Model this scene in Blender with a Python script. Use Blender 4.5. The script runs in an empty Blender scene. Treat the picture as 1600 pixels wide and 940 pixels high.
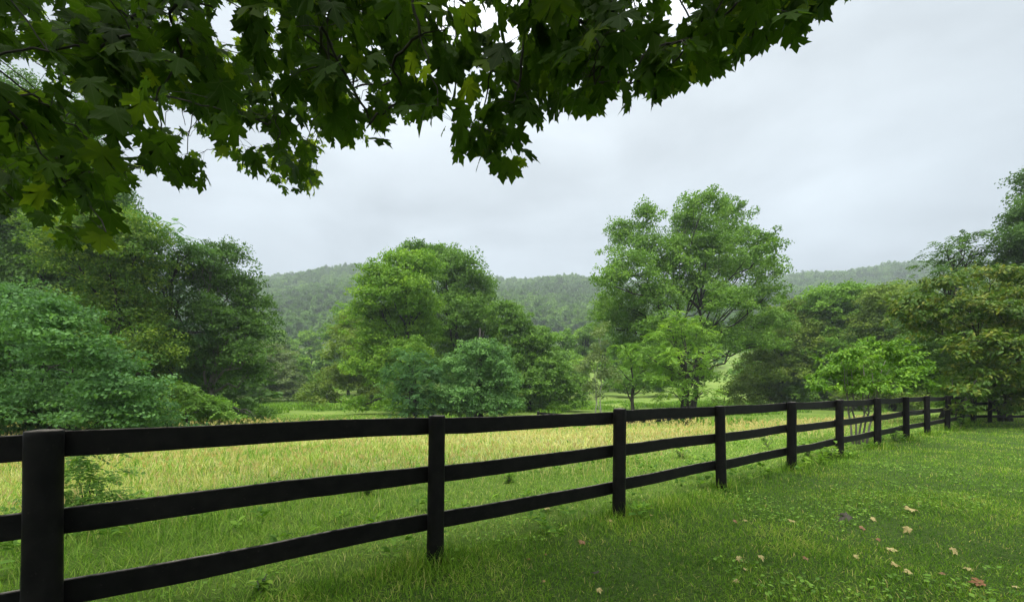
import bpy, math, random
import numpy as np
C = bpy.context
SC = C.scene
RNG = np.random.default_rng(11)
EYE, F, CX, HY = 1.45, 600.0, 800.0, 608.0      # eye height, focal length, centre and horizon in photo pixels

# ------------------------------------------------------------------ camera, world, sun, exposure
cd = bpy.data.cameras.new('camera')
cam = bpy.data.objects.new('camera', cd)
C.collection.objects.link(cam)
cam.location = (0, 0, EYE)
cam.rotation_euler = (math.radians(90), 0, 0)
cd.sensor_width = 36.0
cd.lens = 36.0 * F / 1600.0
cd.shift_y = (HY - 470.0) / 1600.0
cd.clip_start = 0.05
cd.clip_end = 6000
SC.camera = cam

SUN_EL, SUN_AZ = math.radians(58), math.radians(215)      # azimuth measured clockwise from +Y
w = bpy.data.worlds.new('World')
SC.world = w
w.use_nodes = True
nt = w.node_tree
nt.nodes.clear()
def N(nt, t, **kw):
    n = nt.nodes.new(t)
    for k, v in kw.items():
        setattr(n, k, v)
    return n
out = N(nt, 'ShaderNodeOutputWorld')
bg = N(nt, 'ShaderNodeBackground')
bg.inputs['Strength'].default_value = 0.1
sky = N(nt, 'ShaderNodeTexSky', sky_type='NISHITA')
sky.sun_disc = False
sky.sun_elevation = SUN_EL
sky.sun_rotation = SUN_AZ
tc = N(nt, 'ShaderNodeTexCoord')
sep = N(nt, 'ShaderNodeSeparateXYZ')
nt.links.new(tc.outputs['Generated'], sep.inputs[0])
# overcast layer: brighter towards the zenith, soft uneven cloud
ramp = N(nt, 'ShaderNodeValToRGB')
ramp.color_ramp.interpolation = 'EASE'
els = ramp.color_ramp.elements
els[0].position = 0.0
els[0].color = (0.272, 0.307, 0.333, 1)
els[1].position = 1.0
els[1].color = (2.0, 2.0, 1.98, 1)
e = els.new(0.25); e.color = (0.288, 0.323, 0.348, 1)
e = els.new(0.62); e.color = (0.352, 0.386, 0.408, 1)
e = els.new(0.78); e.color = (1.2, 1.22, 1.24, 1)
nt.links.new(sep.outputs[2], ramp.inputs[0])
mp = N(nt, 'ShaderNodeMapping')
mp.inputs['Scale'].default_value = (1.0, 1.0, 2.6)
nt.links.new(tc.outputs['Generated'], mp.inputs['Vector'])
nz = N(nt, 'ShaderNodeTexNoise')
nz.inputs['Scale'].default_value = 1.9
nz.inputs['Detail'].default_value = 6
nz.inputs['Roughness'].default_value = 0.5
nz.inputs['Distortion'].default_value = 0.35
nt.links.new(mp.outputs[0], nz.inputs['Vector'])
cr = N(nt, 'ShaderNodeMapRange')
cr.inputs['From Min'].default_value = 0.3
cr.inputs['From Max'].default_value = 0.7
cr.inputs['To Min'].default_value = 7.5
cr.inputs['To Max'].default_value = 12.0
nt.links.new(nz.outputs[0], cr.inputs['Value'])
mul = N(nt, 'ShaderNodeVectorMath', operation='SCALE')
nt.links.new(ramp.outputs[0], mul.inputs[0])
nt.links.new(cr.outputs[0], mul.inputs['Scale'])
mx = N(nt, 'ShaderNodeMix', data_type='RGBA')
mx.inputs['Factor'].default_value = 0.94
nt.links.new(sky.outputs[0], mx.inputs['A'])
nt.links.new(mul.outputs[0], mx.inputs['B'])
nt.links.new(mx.outputs['Result'], bg.inputs['Color'])
nt.links.new(bg.outputs[0], out.inputs[0])

sd = bpy.data.lights.new('sun', 'SUN')
sd.energy = 1.5
sd.angle = math.radians(11)
sd.color = (1.0, 0.97, 0.9)
sun = bpy.data.objects.new('sun', sd)
C.collection.objects.link(sun)
sun.rotation_euler = (math.pi/2 - SUN_EL, 0, math.pi - SUN_AZ)
sun.location = (-10, -10, 40)

SC.view_settings.view_transform = 'Standard'
SC.view_settings.look = 'None'
SC.view_settings.exposure = 1.27
SC.view_settings.gamma = 1.0
SC.view_settings.use_curve_mapping = False
SC.render.engine = 'CYCLES'
cy = SC.cycles
cy.use_denoising = True
cy.max_bounces = 6
cy.diffuse_bounces = 3
cy.glossy_bounces = 1
cy.transmission_bounces = 4
cy.transparent_max_bounces = 4
cy.volume_bounces = 0
cy.caustics_reflective = False
cy.caustics_refractive = False
cy.sample_clamp_indirect = 4

# ------------------------------------------------------------------ mesh helpers
class MB:
    """collects vertices, faces (grouped by corner count) and per-vertex attributes; build() links ONE mesh object"""
    def __init__(self):
        self.v, self.f, self.tint, self.loc, self.n = [], [], [], [], 0
    def add(self, v, faces, tint=None, loc=None):
        v = np.asarray(v, dtype=np.float32).reshape(-1, 3)
        k = len(v)
        self.v.append(v)
        for f in faces:
            self.f.append(np.asarray(f, dtype=np.int32) + self.n)
        self.tint.append(np.full(k, 0.5, np.float32) if tint is None else np.broadcast_to(np.asarray(tint, np.float32), (k,)))
        self.loc.append(np.zeros((k, 3), np.float32) if loc is None else np.asarray(loc, np.float32))
        self.n += k
    def build(self, name, mat, parent=None, smooth=False, loc_attr=False, origin=None):
        v = np.concatenate(self.v)
        if origin is not None:
            v = v - np.asarray(origin, np.float32)
        me = bpy.data.meshes.new(name)
        loops = np.concatenate([f.ravel() for f in self.f])
        sizes = np.concatenate([np.full(len(f), f.shape[1], np.int32) for f in self.f])
        starts = np.concatenate([[0], np.cumsum(sizes)[:-1]]).astype(np.int32)
        me.vertices.add(len(v)); me.vertices.foreach_set('co', v.ravel())
        me.loops.add(len(loops)); me.loops.foreach_set('vertex_index', loops)
        me.polygons.add(len(sizes))
        me.polygons.foreach_set('loop_start', starts)
        me.polygons.foreach_set('use_smooth', np.full(len(sizes), smooth))
        a = me.attributes.new('tint', 'FLOAT', 'POINT')
        a.data.foreach_set('value', np.concatenate(self.tint).astype(np.float32))
        if loc_attr:
            a = me.attributes.new('leafpos', 'FLOAT_VECTOR', 'POINT')
            a.data.foreach_set('vector', np.concatenate(self.loc).astype(np.float32).ravel())
        me.update(calc_edges=True)
        me.materials.append(mat)
        o = bpy.data.objects.new(name, me)
        C.collection.objects.link(o)
        if parent is not None:
            o.parent = parent
        return o

def tag(o, label=None, cat=None, group=None, kind=None):
    if label: o['label'] = label
    if cat: o['category'] = cat
    if group: o['group'] = group
    if kind: o['kind'] = kind
    return o
def empty(name, loc, label, cat, group=None):
    o = bpy.data.objects.new(name, None)
    C.collection.objects.link(o)
    o.location = loc
    o.empty_display_size = 0.2
    return tag(o, label, cat, group)

def unit(a):
    a = np.asarray(a, float)
    return a / np.maximum(np.linalg.norm(a, axis=-1, keepdims=True), 1e-9)
def frames(heading, normal):
    """rotation matrices with local y along heading and z near normal; (N,3,3) columns x,y,z"""
    y = unit(heading)
    x = unit(np.cross(y, normal))
    z = np.cross(x, y)
    return np.stack([x, y, z], axis=-1)
def stamp(mb, proto, pos, R, scale, tint):
    pv, pf = proto
    n, k = len(pos), len(pv)
    sc = np.asarray(scale, float).reshape(n, 1, -1)
    v = np.einsum('nij,nkj->nki', R, pv[None] * sc) + np.asarray(pos)[:, None, :]
    off = (np.arange(n) * k)[:, None, None]
    faces = [(f[None] + off).reshape(-1, f.shape[1]) for f in pf]
    mb.add(v.reshape(-1, 3), faces, np.repeat(tint, k), np.tile(pv, (n, 1)))

def tube(mb, pts, rad, sides=6, cap=True, tint=0.5):
    pts = np.asarray(pts, float); rad = np.asarray(rad, float)
    m = len(pts)
    t = unit(np.gradient(pts, axis=0))
    ref = np.array([0.31, 0.17, 0.93]) if abs(t[0][2]) < 0.9 else np.array([1.0, 0.1, 0.05])
    x = unit(np.cross(t, ref)); y = np.cross(t, x)
    a = np.arange(sides) / sides * 2 * np.pi
    v = pts[:, None] + rad[:, None, None] * (np.cos(a)[None, :, None] * x[:, None] + np.sin(a)[None, :, None] * y[:, None])
    i = np.arange(m - 1)[:, None] * sides; j = np.arange(sides)[None]; jn = (j + 1) % sides
    q = np.stack([i + j, i + jn, i + sides + jn, i + sides + j], -1).reshape(-1, 4)
    faces = [q]
    if cap:
        faces += [np.arange(sides)[None, ::-1], (np.arange(sides) + (m - 1) * sides)[None]]
    mb.add(v.reshape(-1, 3), faces, tint)
def curve(a, b, n=6, bend=0.0, jit=0.0, rng=RNG):
    a, b = np.asarray(a, float), np.asarray(b, float)
    t = np.linspace(0, 1, n)[:, None]
    L = np.linalg.norm(b - a)
    p = a + (b - a) * t
    p[:, 2] += (bend * L * (t * (1 - t)) * 4)[:, 0]
    j = rng.normal(size=(n, 3)) * jit * L
    j[0] = 0; j[-1] = 0
    return p + j

# leaf shapes: length 1 along +y, z up
QUAD = (np.array([[0, 0, 0], [.36, .5, .07], [0, 1, -.06], [-.36, .5, .07]]), [np.array([[0, 1, 2, 3]])])
OVAL = (np.array([[0, 0, 0], [.2, .28, .05], [.2, .62, .03], [0, 1, -.14], [-.2, .62, .03], [-.2, .28, .05], [0, .3, 0], [0, .64, -.02]]),
        [np.array([[0, 1, 2, 7], [0, 7, 4, 5], ]), np.array([[7, 2, 3], [7, 3, 4]])])
def frond_proto(n=6, droop=.35, wid=.14, ln=.34):
    v, f = [], []
    for i in range(n):
        t = .15 + .8 * i / (n - 1)
        c = np.array([0, t, -droop * t * t])
        L = ln * (1 - .45 * abs(t - .5))
        for s in (-1, 1):
            d = unit(np.array([s, .55, -.35]))
            p = np.array([-.45 * s, 1, 0]) * wid * .5
            k = len(v)
            v += [c, c + d * L * .5 + p, c + d * L, c + d * L * .5 - p]
            f.append([k, k + 1, k + 2, k + 3])
    k = len(v); c = np.array([0, .95, -droop * .9])
    v += [c, c + [wid * .5, .12, -.06], c + [0, .27, -.16], c + [-wid * .5, .12, -.06]]
    f.append([k, k + 1, k + 2, k + 3])
    return (np.array(v), [np.array(f)])
FROND = frond_proto()
FROND_S = frond_proto(4, .3, .2, .36)
BLADE = (np.array([[-.5, 0, 0], [.5, 0, 0], [.42, .55, .10], [-.42, .55, .10], [0, 1, .36]]),
         [np.array([[0, 1, 2, 3]]), np.array([[3, 2, 4]])])
half = [(.10, -.04), (.26, -.12), (.33, -.03), (.50, .0), (.42, .12), (.36, .2), (.46, .26), (.62, .36), (.56, .46), (.72, .64), (.52, .61),
        (.44, .70), (.32, .58), (.21, .48), (.20, .60), (.31, .72), (.17, .76), (.09, .9)]
def maple_proto(curl=.18, asym=0.0, rng=None):
    pts = [(0, .03)] + half + [(0, 1.04)] + [(-x, y) for x, y in half[::-1]]
    pts = np.array(pts)
    if rng is not None:
        pts = pts + rng.normal(size=pts.shape) * .014
    v = np.zeros((len(pts) + 1, 3))
    v[0, :2] = (0, .24)
    v[1:, :2] = pts
    x, y = v[:, 0], v[:, 1]
    r2 = x * x + (y - .2) ** 2
    v[:, 2] = -curl * r2 + .10 * np.abs(x) - .16 * curl * np.sin(5 * np.arctan2(x, y - .1)) ** 2 + asym * x * y
    n = len(pts)
    f = np.array([[0, 1 + i, 1 + (i + 1) % n] for i in range(n)])
    return (v, [f])

# ------------------------------------------------------------------ materials
def new_mat(name):
    m = bpy.data.materials.new(name)
    m.use_nodes = True
    m.node_tree.nodes.clear()
    return m, m.node_tree
def set_ramp(r, cols):
    els = r.color_ramp.elements
    for i, (p, c) in enumerate(cols):
        e = els[i] if i < 2 else els.new(p)
        e.position = p
    els = sorted(els, key=lambda e: e.position)
    for e, (p, c) in zip(els, sorted(cols)):
        e.color = (*c, 1)
def leaf_mat(name, cols, trans=.29, rough=.55, spec=.14, veins=False, tr_gain=1.3, gain=1.58):
    m, t = new_mat(name)
    o = N(t, 'ShaderNodeOutputMaterial')
    at = N(t, 'ShaderNodeAttribute', attribute_name='tint')
    r = N(t, 'ShaderNodeValToRGB')
    cols = [(a * gain * 1.08, b_ * gain, c_ * gain * .76) for a, b_, c_ in cols]
    k = len(cols)
    set_ramp(r, [(i / (k - 1), c) for i, c in enumerate(cols)])
    t.links.new(at.outputs['Fac'], r.inputs[0])
    col = r.outputs[0]
    if veins:
        lp = N(t, 'ShaderNodeAttribute', attribute_name='leafpos')
        s = N(t, 'ShaderNodeSeparateXYZ'); t.links.new(lp.outputs['Vector'], s.inputs[0])
        at2 = N(t, 'ShaderNodeMath', operation='ARCTAN2'); t.links.new(s.outputs[0], at2.inputs[0]); t.links.new(s.outputs[1], at2.inputs[1])
        pp = N(t, 'ShaderNodeMath', operation='PINGPONG'); t.links.new(at2.outputs[0], pp.inputs[0]); pp.inputs[1].default_value = .40
        ln = N(t, 'ShaderNodeVectorMath', operation='LENGTH'); t.links.new(lp.outputs['Vector'], ln.inputs[0])
        mu = N(t, 'ShaderNodeMath', operation='MULTIPLY'); t.links.new(pp.outputs[0], mu.inputs[0]); t.links.new(ln.outputs['Value'], mu.inputs[1])
        mr = N(t, 'ShaderNodeMapRange'); t.links.new(mu.outputs[0], mr.inputs['Value'])
        mr.inputs['From Min'].default_value = .006; mr.inputs['From Max'].default_value = .02
        mr.inputs['To Min'].default_value = .45; mr.inputs['To Max'].default_value = 0
        mv = N(t, 'ShaderNodeMix', data_type='RGBA'); t.links.new(mr.outputs[0], mv.inputs['Factor'])
        t.links.new(col, mv.inputs['A']); mv.inputs['B'].default_value = (.07, .11, .03, 1)
        col = mv.outputs['Result']
    p = N(t, 'ShaderNodeBsdfPrincipled')
    p.inputs['Roughness'].default_value = rough
    p.inputs['Specular IOR Level'].default_value = spec
    t.links.new(col, p.inputs['Base Color'])
    tr = N(t, 'ShaderNodeBsdfTranslucent')
    g = N(t, 'ShaderNodeMix', data_type='RGBA', blend_type='MULTIPLY')
    g.inputs['Factor'].default_value = 1
    g.inputs['B'].default_value = (1.15 * tr_gain, 1.2 * tr_gain, .55 * tr_gain, 1)
    t.links.new(col, g.inputs['A'])
    t.links.new(g.outputs['Result'], tr.inputs['Color'])
    ms = N(t, 'ShaderNodeMixShader')
    ms.inputs[0].default_value = trans
    t.links.new(p.outputs[0], ms.inputs[1]); t.links.new(tr.outputs[0], ms.inputs[2])
    t.links.new(ms.outputs[0], o.inputs[0])
    return m
def bark_mat(name, c1, c2, scale=6.0):
    m, t = new_mat(name)
    o = N(t, 'ShaderNodeOutputMaterial'); p = N(t, 'ShaderNodeBsdfPrincipled')
    tcn = N(t, 'ShaderNodeTexCoord'); mpn = N(t, 'ShaderNodeMapping')
    mpn.inputs['Scale'].default_value = (1, 1, .22)
    n = N(t, 'ShaderNodeTexNoise'); n.inputs['Scale'].default_value = scale; n.inputs['Detail'].default_value = 6
    r = N(t, 'ShaderNodeValToRGB'); set_ramp(r, [(.3, c1), (.7, c2)])
    t.links.new(tcn.outputs['Object'], mpn.inputs[0]); t.links.new(mpn.outputs[0], n.inputs['Vector'])
    t.links.new(n.outputs[0], r.inputs[0]); t.links.new(r.outputs[0], p.inputs['Base Color'])
    b = N(t, 'ShaderNodeBump'); b.inputs['Strength'].default_value = .6; b.inputs['Distance'].default_value = .03
    t.links.new(n.outputs[0], b.inputs['Height']); t.links.new(b.outputs[0], p.inputs['Normal'])
    p.inputs['Roughness'].default_value = .9
    t.links.new(p.outputs[0], o.inputs[0])
    return m

LEAF = {
 'vivid':  leaf_mat('leaf_vivid',  [(.05, .11, .02), (.085, .18, .03), (.14, .25, .045)]),
 'blue':   leaf_mat('leaf_blue',   [(.022, .06, .026), (.042, .108, .045), (.085, .185, .08)]),
 'yellow': leaf_mat('leaf_yellow', [(.03, .08, .014), (.058, .12, .019), (.145, .215, .03)]),
 'dark':   leaf_mat('leaf_dark',   [(.024, .055, .018), (.042, .095, .025), (.08, .155, .036)]),
 'walnut': leaf_mat('leaf_walnut', [(.045, .10, .022), (.08, .165, .032), (.13, .23, .045)]),
 'lime':   leaf_mat('leaf_lime',   [(.05, .115, .018), (.098, .195, .03), (.17, .28, .045)]),
 'olive':  leaf_mat('leaf_olive',  [(.055, .10, .02), (.09, .15, .03), (.15, .21, .045)]),
 'grey':   leaf_mat('leaf_grey',   [(.055, .09, .045), (.085, .13, .06), (.13, .18, .085)]),
 'redtip': leaf_mat('leaf_redtip', [(.028, .072, .012), (.065, .13, .017), (.18, .195, .036)], rough=.5, spec=.2, gain=1.25),
 'deep':   leaf_mat('leaf_deep', [(.026, .062, .018), (.044, .10, .024), (.08, .16, .034)]),
 'fern':   leaf_mat('leaf_fern', [(.026, .07, .026), (.05, .125, .045), (.10, .21, .078)]),
 'pale':   leaf_mat('leaf_pale', [(.04, .10, .04), (.075, .165, .06), (.13, .25, .10)]),
 'spring': leaf_mat('leaf_spring', [(.05, .115, .018), (.095, .195, .028), (.165, .275, .04)]),
 'bright': leaf_mat('leaf_bright', [(.035, .09, .014), (.07, .155, .02), (.14, .25, .034)]),
 'mid':    leaf_mat('leaf_mid',    [(.045, .095, .024), (.07, .15, .03), (.115, .21, .045)]),
}
MAPLE = leaf_mat('leaf_maple', [(.024, .056, .007), (.044, .096, .010), (.22, .31, .026)], trans=.55, rough=.6, spec=.08, veins=True, tr_gain=1.35, gain=1.0)  # last stop paints the backlit glow of the outer leaves
BARK_D = bark_mat('bark_dark', (.012, .010, .008), (.05, .042, .034))
BARK_G = bark_mat('bark_grey', (.07, .065, .055), (.22, .2, .17))
BARK_P = bark_mat('bark_pale', (.16, .15, .13), (.38, .36, .32))

# ------------------------------------------------------------------ terrain
FP0 = np.array([-.64, 3.2]); FD = np.array([.838, .545])       # fence line: a point and its direction
FN = np.array([-FD[1], FD[0]])                                  # points into the field
def fdist(x, y):
    return (np.asarray(x) - FP0[0]) * FN[0] + (np.asarray(y) - FP0[1]) * FN[1]
PY = [-500, 0, 8, 30, 60, 90, 120, 160, 200, 300, 400, 500, 560, 700, 1500, 3000]
PZ = [0, 0, -.25, -.65, -.8, .9, 5, 14, 26, 66, 106, 142, 147, 120, 60, 0]
RU = [-3, -.69, -.36, -.1, .2, .7, .85, 1.0, 1.33, 3]
RF = [.86, .94, 1.04, .97, .91, .92, 1.0, 1.07, 1.04, .95]
def smooth(t):
    t = np.clip(t, 0, 1)
    return t * t * (3 - 2 * t)
def gz(x, y):
    x = np.asarray(x, float); y = np.asarray(y, float)
    z = np.interp(y, PY, PZ)
    z = z + (np.interp(y, np.array(PY) + 12, PZ) + np.interp(y, np.array(PY) - 12, PZ) - 2 * z) * .33 * (y > 50)
    low = np.minimum(z, 0) * smooth((fdist(x, y) - .3) / 5.0)
    z = np.where(z < 0, low, z)
    u = x / np.maximum(y, 30)
    rf = np.interp(u, RU, RF)
    k = smooth((y - 120) / 300)
    z = z * (1 - k + k * rf)
    z = z + k * 5 * (np.sin(x * .021 + y * .013) + np.sin(x * .047 - y * .02 + 1.3) * .6)
    z = z - .75 * np.exp(-((y - 24.5) / 2.2) ** 2 - ((x - 5.5) / 6.5) ** 2)      # shallow dip along the far fence
    z = z + .02 * np.sin(x * 1.7 + .6) * np.sin(y * 1.3) * np.exp(-(y / 40) ** 2)
    return z
def W(px, py, d):
    return np.array([(px - CX) / F * d, d, EYE + (HY - py) / F * d])

xs = np.concatenate([-np.geomspace(1500, 40, 60), np.arange(-39, 39.1, .6), np.geomspace(40, 1500, 60)])
ys = np.concatenate([[-300, -150, -80, -40, -25, -15], np.arange(-10, 40.1, .6), np.geomspace(41, 2800, 130)])
XX, YY = np.meshgrid(xs, ys)
g = MB()
nx, ny = len(xs), len(ys)
idx = np.arange(nx * ny).reshape(ny, nx)
g.add(np.stack([XX, YY, gz(XX, YY)], -1).reshape(-1, 3),
      [np.stack([idx[:-1, :-1], idx[:-1, 1:], idx[1:, 1:], idx[1:, :-1]], -1).reshape(-1, 4)])
def ground_material():
    m, t = new_mat('ground_soil_and_turf')
    o = N(t, 'ShaderNodeOutputMaterial'); p = N(t, 'ShaderNodeBsdfPrincipled')
    ge = N(t, 'ShaderNodeNewGeometry')
    def noise(scale, detail=5, rough=.6):
        n = N(t, 'ShaderNodeTexNoise'); n.inputs['Scale'].default_value = scale
        n.inputs['Detail'].default_value = detail; n.inputs['Roughness'].default_value = rough
        t.links.new(ge.outputs['Position'], n.inputs['Vector'])
        return n.outputs[0]
    def rmp(fac, cols):
        r = N(t, 'ShaderNodeValToRGB'); set_ramp(r, cols); t.links.new(fac, r.inputs[0]); return r.outputs[0]
    def mix(f, a, b):
        x = N(t, 'ShaderNodeMix', data_type='RGBA')
        t.links.new(f, x.inputs['Factor']); t.links.new(a, x.inputs['A']); t.links.new(b, x.inputs['B'])
        return x.outputs['Result']
    s = N(t, 'ShaderNodeSeparateXYZ'); t.links.new(ge.outputs['Position'], s.inputs[0])
    # distance from the fence line, wobbled, gives lawn / green verge / dry meadow / far meadow
    dt = N(t, 'ShaderNodeVectorMath', operation='DOT_PRODUCT'); dt.inputs[1].default_value = (FN[0], FN[1], 0)
    t.links.new(ge.outputs['Position'], dt.inputs[0])
    ad = N(t, 'ShaderNodeMath', operation='ADD'); ad.inputs[1].default_value = -float(FP0 @ FN); t.links.new(dt.outputs['Value'], ad.inputs[0])
    wob = N(t, 'ShaderNodeMath', operation='MULTIPLY_ADD'); t.links.new(noise(.35), wob.inputs[0]); wob.inputs[1].default_value = 5; wob.inputs[2].default_value = -2.5
    fd = N(t, 'ShaderNodeMath', operation='ADD'); t.links.new(ad.outputs[0], fd.inputs[0]); t.links.new(wob.outputs[0], fd.inputs[1])
    def step(v, a, b):
        r = N(t, 'ShaderNodeMapRange', interpolation_type='SMOOTHSTEP'); t.links.new(v, r.inputs['Value'])
        r.inputs['From Min'].default_value = a; r.inputs['From Max'].default_value = b
        return r.outputs[0]
    fine = noise(30, 6, .75)
    lawn = rmp(fine, [(.3, (.025, .045, .012)), (.55, (.06, .105, .02)), (.8, (.12, .13, .04))])
    verge = rmp(fine, [(.3, (.06, .10, .02)), (.55, (.13, .21, .035)), (.8, (.24, .27, .07))])
    dry = rmp(noise(9, 6, .7), [(.3, (.15, .20, .045)), (.5, (.23, .26, .10)), (.75, (.32, .31, .16))])
    far = rmp(noise(.25, 6, .7), [(.3, (.09, .15, .03)), (.5, (.15, .23, .04)), (.75, (.24, .28, .07))])
    woods = rmp(noise(.05, 4), [(.3, (.03, .06, .02)), (.7, (.06, .1, .03))])
    c = mix(step(ad.outputs[0], -.3, .6), lawn, verge)
    c = mix(step(fd.outputs[0], 2.6, 5.0), c, dry)
    c = mix(step(s.outputs[1], 16, 20), c, far)
    c = mix(step(s.outputs[1], 150, 210), c, woods)
    t.links.new(c, p.inputs['Base Color'])
    p.inputs['Roughness'].default_value = 1.0; p.inputs['Specular IOR Level'].default_value = .1
    b = N(t, 'ShaderNodeBump'); b.inputs['Strength'].default_value = .8; b.inputs['Distance'].default_value = .05
    t.links.new(noise(14, 8, .8), b.inputs['Height']); t.links.new(b.outputs[0], p.inputs['Normal'])
    t.links.new(p.outputs[0], o.inputs[0])
    return m
tag(g.build('ground', ground_material(), smooth=True), kind='structure')

# ------------------------------------------------------------------ trees
def rand_dirs(n, rng):
    return unit(rng.normal(size=(n, 3)))
def px_lobes(depth, lobes, rng, spread=.55, dscale=1.0):
    """lobes given as (px, py, rx, ry[, depth offset in m]) -> world centres and radii"""
    k = depth / F
    xs_ = np.array([l[0] for l in lobes]); span = max(xs_.max() - xs_.min(), 30) * k
    c, r = [], []
    for i, l in enumerate(lobes):
        dd = l[4] if len(l) > 4 else rng.uniform(-1, 1) * spread * span * .5
        kk = (depth + dd) / F
        c.append(W(l[0], l[1], depth + dd))
        r.append([l[2] * kk, (l[2] + l[3]) * .5 * kk * dscale, l[3] * kk])
    return np.array(c), np.array(r)
def lobe_volume(x, y, z0, z1, rad, n, rng, top_narrow=.6):
    """a free-standing rounded crown made of n lobes"""
    c, r = [], []
    for i in range(n):
        t = rng.uniform(.08, .95)
        rr = rad * (1 - top_narrow * t ** 1.8)
        a = rng.uniform(0, 2 * np.pi); q = rr * np.sqrt(rng.uniform(0, 1)) * .75
        c.append([x + q * np.cos(a), y + q * np.sin(a), z0 + (z1 - z0) * t])
        s = rad * rng.uniform(.34, .5) * (1 - .35 * t)
        r.append([s, s, s * .75])
    return np.array(c), np.array(r)
LAI = 2.3
def foliage(mb, c, r, n_px, depth, style, rng, lai=2.6, clump=.5, flat=.5, leaf=None, gap=.35):
    k = depth / F
    size = leaf if leaf else max(.12, 3.3 * k)
    lai = lai * LAI
    proto, cov = {'leaf': (QUAD, .36), 'oval': (OVAL, .28), 'frond': (FROND, .75), 'frond_s': (FROND_S, .7)}[style]
    for ci, ri in zip(c, r):
        area = math.pi * ri[0] * ri[2]
        n = int(lai * area / (size * size * cov)) + 8
        per = {'leaf': 54, 'oval': 14, 'frond': 8, 'frond_s': 10}[style]
        m = max(3, int(n / per))
        d = rand_dirs(m, rng)
        d[:, 2] = np.where(d[:, 2] < -.55, -d[:, 2], d[:, 2])
        wob = 1 + .22 * np.sin(d @ np.array([3.1, 5.3, 4.2]) * 1.7 + rng.uniform(0, 6)) + .12 * rng.normal(size=m)
        rad = (1 - gap * rng.uniform(0, 1, m) ** 1.3) * wob
        cl = ci + d * ri * rad[:, None]
        cs = clump * (.7 + .6 * rng.uniform(size=m))
        q = np.repeat(np.arange(m), per)
        if style == 'leaf':          # leaves sit on the upper side of each bough end, a small dome
            dd = rand_dirs(len(q), rng); dd[:, 2] = np.where(dd[:, 2] < -.2, -dd[:, 2], dd[:, 2])
            off = dd * (cs[q] * rng.uniform(.55, 1.08, len(q)))[:, None] * np.array([.85, .85, .42 + .6 * flat])
        else:
            dd = rand_dirs(len(q), rng)
            off = dd * (cs[q] * rng.uniform(.1, .6, len(q)))[:, None] * np.array([1, 1, flat])
        pos = cl[q] + off
        outw = unit((cl[q] - ci) / ri + rng.normal(size=(len(q), 3)) * .35)
        ct = rng.uniform(0, 1, m)
        tint = np.clip(.6 * ct[q] + .4 * rng.uniform(size=len(q)), 0, 1)
        if style in ('frond', 'frond_s'):
            h = outw * np.array([.6, .6, .15]) + dd * np.array([1, 1, .3]) + rng.normal(size=(len(q), 3)) * .2
            h[:, 2] -= .12
            nrm = np.array([0, 0, 1.0]) + .25 * rng.normal(size=(len(q), 3))
        elif style == 'oval':
            h = outw * np.array([1, 1, .3]) + rng.normal(size=(len(q), 3)) * .5
            h[:, 2] -= .45
            nrm = np.array([0, 0, 1.0]) + .5 * outw + .3 * rng.normal(size=(len(q), 3))
        else:
            h = rng.normal(size=(len(q), 3)) + outw * .3
            h[:, 2] -= .25
            nrm = np.array([0, 0, .35]) + 1.0 * dd + .25 * outw + .4 * rng.normal(size=(len(q), 3))
        s = size * (.7 + .6 * rng.uniform(size=len(q)))
        stamp(mb, proto, pos, frames(h, nrm), s, tint)
def skeleton(mb, base, c, r, r0, rng, sides=7, top=None, stems=1, twigs=5, fork=.35, lean=0.0, jit=.03):
    zc = c[:, 2]
    ztop = top if top is not None else np.percentile(zc, 80)
    cx, cyy = np.average(c[:, 0], weights=r[:, 0]), np.average(c[:, 1], weights=r[:, 0])
    trunks = []
    for s in range(stems):
        b = np.array(base, float) + np.array([(s - (stems - 1) / 2) * r0 * 2.4, rng.uniform(-.3, .3) * r0, 0])
        tgt = np.array([b[0] + (cx - b[0]) * .6 + (s - (stems - 1) / 2) * r0 * 9, b[1] + (cyy - b[1]) * .6, ztop])
        p = curve(b, tgt, 9, 0, .012, rng)
        p[0, 2] -= .25
        rr = r0 * np.array([1.45, 1.05, .95, .85, .74, .6, .46, .32, .16]) * (1 if stems == 1 else .75)
        tube(mb, p, rr, sides, tint=.5)
        trunks.append((p, rr))
    for i, (ci, ri) in enumerate(zip(c, r)):
        p, rr = trunks[i % len(trunks)]
        hz = np.clip(base[2] + (ci[2] - base[2]) * rng.uniform(.45, .75), p[1, 2], p[-2, 2])
        q = np.array([np.interp(hz, p[:, 2], p[:, j]) for j in range(3)])
        rb = min(np.interp(hz, p[:, 2], rr) * .6, r0 * .5)
        limb = curve(q, ci, 6, rng.uniform(-.05, .12), jit, rng)
        tube(mb, limb, np.linspace(rb, rb * .35, 6), 5, tint=.5)
        for j in range(twigs):
            d = rand_dirs(1, rng)[0]; d[2] = abs(d[2]) * .8
            e = ci + d * ri * .85
            s0 = limb[rng.integers(3, 6)]
            tube(mb, curve(s0, e, 5, .05, .05, rng), np.linspace(rb * .33, rb * .09, 5), 4, tint=.5)
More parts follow.
